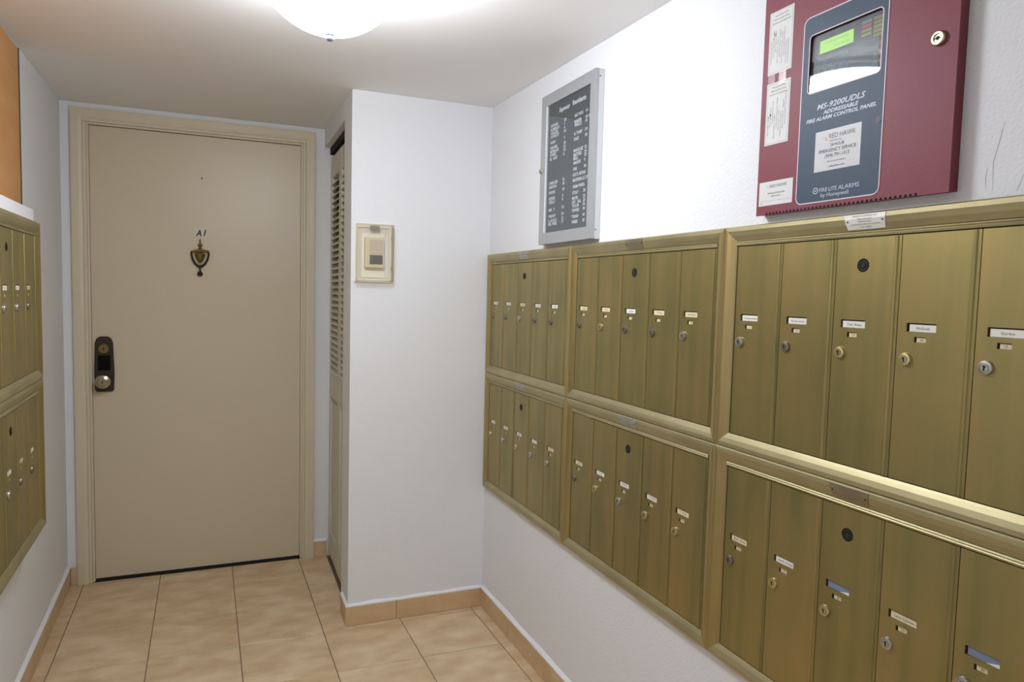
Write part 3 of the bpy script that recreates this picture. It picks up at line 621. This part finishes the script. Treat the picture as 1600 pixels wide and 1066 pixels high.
for k in range(4):
    MB().box(L_(2.6405), L_(2.6505), ydp-0.0012, ydp, Z_(1.7915)-k*0.0150, Z_(1.7985)-k*0.0150, 'led_red').build('push_button', dsp)
    mb = MB(); mb.text('ACK', L_(2.627), Z_(1.795)-k*0.0150, 0.0030, ydp-0.0006, 'led_grey', width=0.010); mb.text('SILENCE' if k == 1 else 'STEP', L_(2.629), Z_(1.7908)-k*0.0150, 0.0030, ydp-0.0006, 'led_grey', width=0.008); mb.build('button_lettering', dsp)
mb = MB(); a, b, c, d = wx0+0.0012, wx1-0.0012, wz0+0.0012, wz1-0.0012; p0, p1, q = -FD+0.0002, -FD+0.0030, 0.0008      # pane tilted back so the lamp's reflection falls lower in it
mb.add([(a, p0, c), (b, p0, c), (b, p1, d), (a, p1, d), (a, p0+q, c), (b, p0+q, c), (b, p1+q, d), (a, p1+q, d)], [(0, 1, 2, 3), (7, 6, 5, 4), (0, 4, 5, 1), (1, 5, 6, 2), (2, 6, 7, 3), (3, 7, 4, 0)], 'glass').build('window_pane', t)
# service sticker and papers
mb = MB().box(L_(2.518), L_(2.6195), -FD-0.0010, -FD-0.0006, Z_(1.5915), Z_(1.666), 'paper_grey'); y = -FD-0.0012
mb.text('RED HAWK', L_(2.550), Z_(1.6495), 0.0088, y, 'ink_soft', width=0.058); mb.text('Fire & Security', L_(2.552), Z_(1.6435), 0.0032, y, 'ink_soft', width=0.026)
for k in range(3): mb.add([(L_(2.530)+k*0.003, y, Z_(1.656)-k*0.0028), (L_(2.544)+k*0.001, y, Z_(1.653)-k*0.003), (L_(2.545)+k*0.001, y, Z_(1.6515)-k*0.003)], [(2, 1, 0)], 'logo_red')
mb.text('24 HOUR', L_(2.569), Z_(1.6345), 0.0058, y, 'ink', 'CENTER', width=0.031); mb.text('EMERGENCY SERVICE', L_(2.569), Z_(1.6250), 0.0062, y, 'ink', 'CENTER', width=0.082); mb.text('(954) 791-1313', L_(2.569), Z_(1.6155), 0.0062, y, 'ink', 'CENTER', width=0.054)
mb.text('National response headquarters', L_(2.569), Z_(1.6065), 0.0028, y, 'ink_soft', 'CENTER', width=0.042); mb.text('redhawkus.com', L_(2.569), Z_(1.5970), 0.0038, y, 'ink', 'CENTER', width=0.034)
mb.build('service_sticker', t)['label'] = 'silver service sticker reading 24 HOUR EMERGENCY SERVICE'
def chart(x0, x1, z0, z1, seed, name, tilt):
    rnd = random.Random(seed); mb = MB().box(0, x1-x0, -0.0004, 0, 0, z1-z0, 'paper'); w_, h = x1-x0, z1-z0; y = -0.0006
    def ln(a, b, c, d, m='ink_soft'): mb.add([(a, y, c), (b, y, c), (b, y, d), (a, y, d)], [(0, 1, 2, 3)], m)
    ln(0.003, w_-0.003, 0.0030, 0.0034); ln(0.003, w_-0.003, h-0.0034, h-0.0030); ln(0.003, 0.0034, 0.003, h-0.003); ln(w_-0.0034, w_-0.003, 0.003, h-0.003)
    for k, s in enumerate(('FIRE ALARM SYSTEM', 'INSPECTION AND TESTING', 'RECORD OF COMPLETION')): mb.text(s, w_/2, h-0.011-0.007*k, 0.0028, y, 'ink_soft', 'CENTER', width=w_*(0.55+0.1*k))
    for k in range(9):
        a = 0.009+k*(w_-0.016)/8.5; c = 0.012+rnd.random()*0.035
        mb.text(rnd.choice(('DATE OF INSPECTION SERVICE', 'TECHNICIAN NAME AND LICENSE', 'SYSTEM STATUS ON ARRIVAL', 'BATTERY TEST')), a, c, 0.0026, y, 'ink_soft', width=h*(0.28+0.25*rnd.random()), vert=True)
    for k in range(4): a, c = rnd.uniform(0.006, 0.02), rnd.uniform(0.01, h-0.04); ln(a, a+0.0022, c, c+0.0022, 'ink')
    o = mb.build(name, t, loc=(x0, -FD-0.0002, z0)); o.rotation_euler = (0, tilt, 0); return o
chart(L_(2.3835), L_(2.4475), Z_(1.8065), Z_(1.9305), 3, 'paper_chart', 0.0); chart(L_(2.3835), L_(2.4475), Z_(1.6650), Z_(1.7890), 8, 'paper_chart', 0.004)
mb = MB().box(L_(2.386), L_(2.404), -FD-0.0009, -FD-0.0006, Z_(1.786), Z_(1.808), 'clear_plastic').box(L_(2.415), L_(2.434), -FD-0.0009, -FD-0.0006, Z_(1.783), Z_(1.810), 'clear_plastic'); mb.build('clear_tape', t)
mb = MB().box(L_(2.3755), L_(2.4665), -FD-0.0006, -FD-0.0002, Z_(1.5425), Z_(1.591), 'paper'); y = -FD-0.0008
mb.text('RED HAWK', L_(2.405), Z_(1.578), 0.0062, y, 'ink_soft', width=0.046); mb.text('INSTALLATION AND', L_(2.423), Z_(1.565), 0.0034, y, 'ink', 'CENTER', width=0.046); mb.text('SERVICED BY', L_(2.423), Z_(1.5585), 0.0034, y, 'ink_soft', 'CENTER', width=0.026)
mb.text('DATE', L_(2.380), Z_(1.5465), 0.0026, y, 'ink_soft', width=0.008); mb.add([(L_(2.379), y, Z_(1.5515)), (L_(2.463), y, Z_(1.5515)), (L_(2.463), y, Z_(1.5519)), (L_(2.379), y, Z_(1.5519))], [(0, 1, 2, 3)], 'ink_soft')
for k in range(3): mb.add([(L_(2.390)+k*0.002, y, Z_(1.584)-k*0.002), (L_(2.401)+k*0.001, y, Z_(1.581)-k*0.002), (L_(2.402)+k*0.001, y, Z_(1.580)-k*0.002)], [(2, 1, 0)], 'logo_red')
mb.build('small_sticker', t)
mb = MB().lathe([(0.0118, 0), (0.0118, 0.004), (0.0100, 0.0065), (0.0066, 0.0065), (0.006, 0.005), (0.0, 0.005)], 'y', (L_(2.7545), -FD, Z_(1.765)), 24, 'nickel'); mb.box(L_(2.7545)-0.006, L_(2.7545)+0.004, -FD-0.0056, -FD-0.0049, Z_(1.7640), Z_(1.7660), 'slot_dark'); mb.box(L_(2.7545)-0.002, L_(2.7545)+0.002, -FD-0.0056, -FD-0.0049, Z_(1.7622), Z_(1.7678), 'slot_dark'); mb.build('key_lock', t, True)
mb = MB()
k = 0.030
while k < FWd*0.87:
    mb.prism_xz([(k-0.0032, 0.0004), (k+0.0032, 0.0004), (k+0.0012, 0.0048), (k-0.0012, 0.0048)], -FD-0.0004, -FD, 'black_gap'); k += 0.0092
mb.build('vent_notches', t)

# ================================================================== THERMOSTAT AND ITS GUARD
yc = YC
t = thing('thermostat_guard', 'clear plastic guard box on the white closet wall', 'guard', loc=(0.676, yc, 1.383))
gx0, gx1, gz = -0.073, 0.072, 0.221; gd = 0.040
for a in (('guard_base', [(gx0-0.003, gx1+0.003, -0.003, gz+0.003), (gx0+0.012, gx1-0.012, 0.012, gz-0.012)], -0.006, -0.0006, 'thermo_cream'),):
    (o0, i0) = a[1]; mb = MB().slab_holes(o0[0], o0[1], o0[2], o0[3], a[2], a[3], [i0], a[4]); mb.build(a[0], t)
th_ = 0.003
mb = MB()
mb.box(gx0, gx1, -gd, -gd+th_, 0, gz, 'clear_plastic'); mb.build('cover_front', t)
for nm, b in (('cover_side', (gx0, gx0+th_, -gd+th_, -0.0062, 0, gz)), ('cover_side', (gx1-th_, gx1, -gd+th_, -0.0062, 0, gz)), ('cover_top', (gx0+th_, gx1-th_, -gd+th_, -0.0062, gz-th_, gz)), ('cover_bottom', (gx0+th_, gx1-th_, -gd+th_, -0.0062, 0, th_))):
    MB().box(*b, 'clear_plastic').build(nm, t)
MB().slab_holes(gx0+0.001, gx1-0.001, 0.001, gz-0.001, -gd-0.0022, -gd-0.0002, [(gx0+0.019, gx1-0.024, 0.016, gz-0.034)], 'clear_plastic').build('front_rim', t)
MB().box(-0.017, 0.017, -0.030, -0.010, gz-0.020, gz-0.006, 'dull_steel').build('latch', t)
for x, z in ((gx1-0.010, gz-0.055), (gx1-0.010, 0.05)): MB().lathe([(0.005, 0), (0.004, 0.0015), (0, 0.002)], 'y', (x, -gd-0.0022, z), 10, 'clear_plastic').build('boss', t, True)
t = thing('thermostat', 'taupe thermostat with dark lower half inside the clear guard', 'thermostat', loc=(0.676, yc, 1.436))
MB().box(-0.050, 0.042, -0.004, -0.0006, -0.038, 0.132, 'thermo_cream').build('wall_plate', t, bevel=0.001)
MB().box(-0.038, 0.036, -0.026, -0.0042, 0.000, 0.117, 'thermo_body').build('body', t, bevel=0.003)
MB().box(-0.020, 0.030, -0.0285, -0.0262, 0.049, 0.108, 'thermo_taupe').build('display_cover', t, bevel=0.001)
MB().box(-0.020, 0.030, -0.0285, -0.0262, 0.014, 0.0475, 'thermo_dark').build('dark_panel', t, bevel=0.001)

# ================================================================== CEILING LAMP
lx, ly = 0.354, -1.888; lz = ZC(ly)
t = thing('ceiling_lamp', 'white glass dome lamp on the ceiling, switched on', 'lamp', loc=(lx, ly, lz))
MB().lathe([(0.0, -0.0008), (0.170, -0.0008), (0.178, -0.004), (0.180, -0.012), (0.178, -0.022), (0.172, -0.027), (0.0, -0.027)], 'z', (0, 0, 0), 48, 'chrome').build('metal_pan', t, True)
RS, ZCEN = 0.168, -0.010; prof = []
for k in range(19):
    a = (90-82*k/18)*math.pi/180; prof.append((RS*math.cos(a) if k else 0.0, ZCEN-RS*math.sin(a)))
MB().lathe(prof+[(0.150, ZCEN-RS*math.sin(8*math.pi/180))], 'z', (0, 0, 0), 48, 'lamp_glow').build('glass_dome', t, True)
zp = ZCEN-RS
MB().lathe([(0.0, zp-0.016), (0.006, zp-0.0155), (0.009, zp-0.012), (0.008, zp-0.006), (0.011, zp-0.003), (0.011, zp+0.002), (0.0, zp+0.002)], 'z', (0, 0, 0), 16, 'finial').build('finial', t, True)
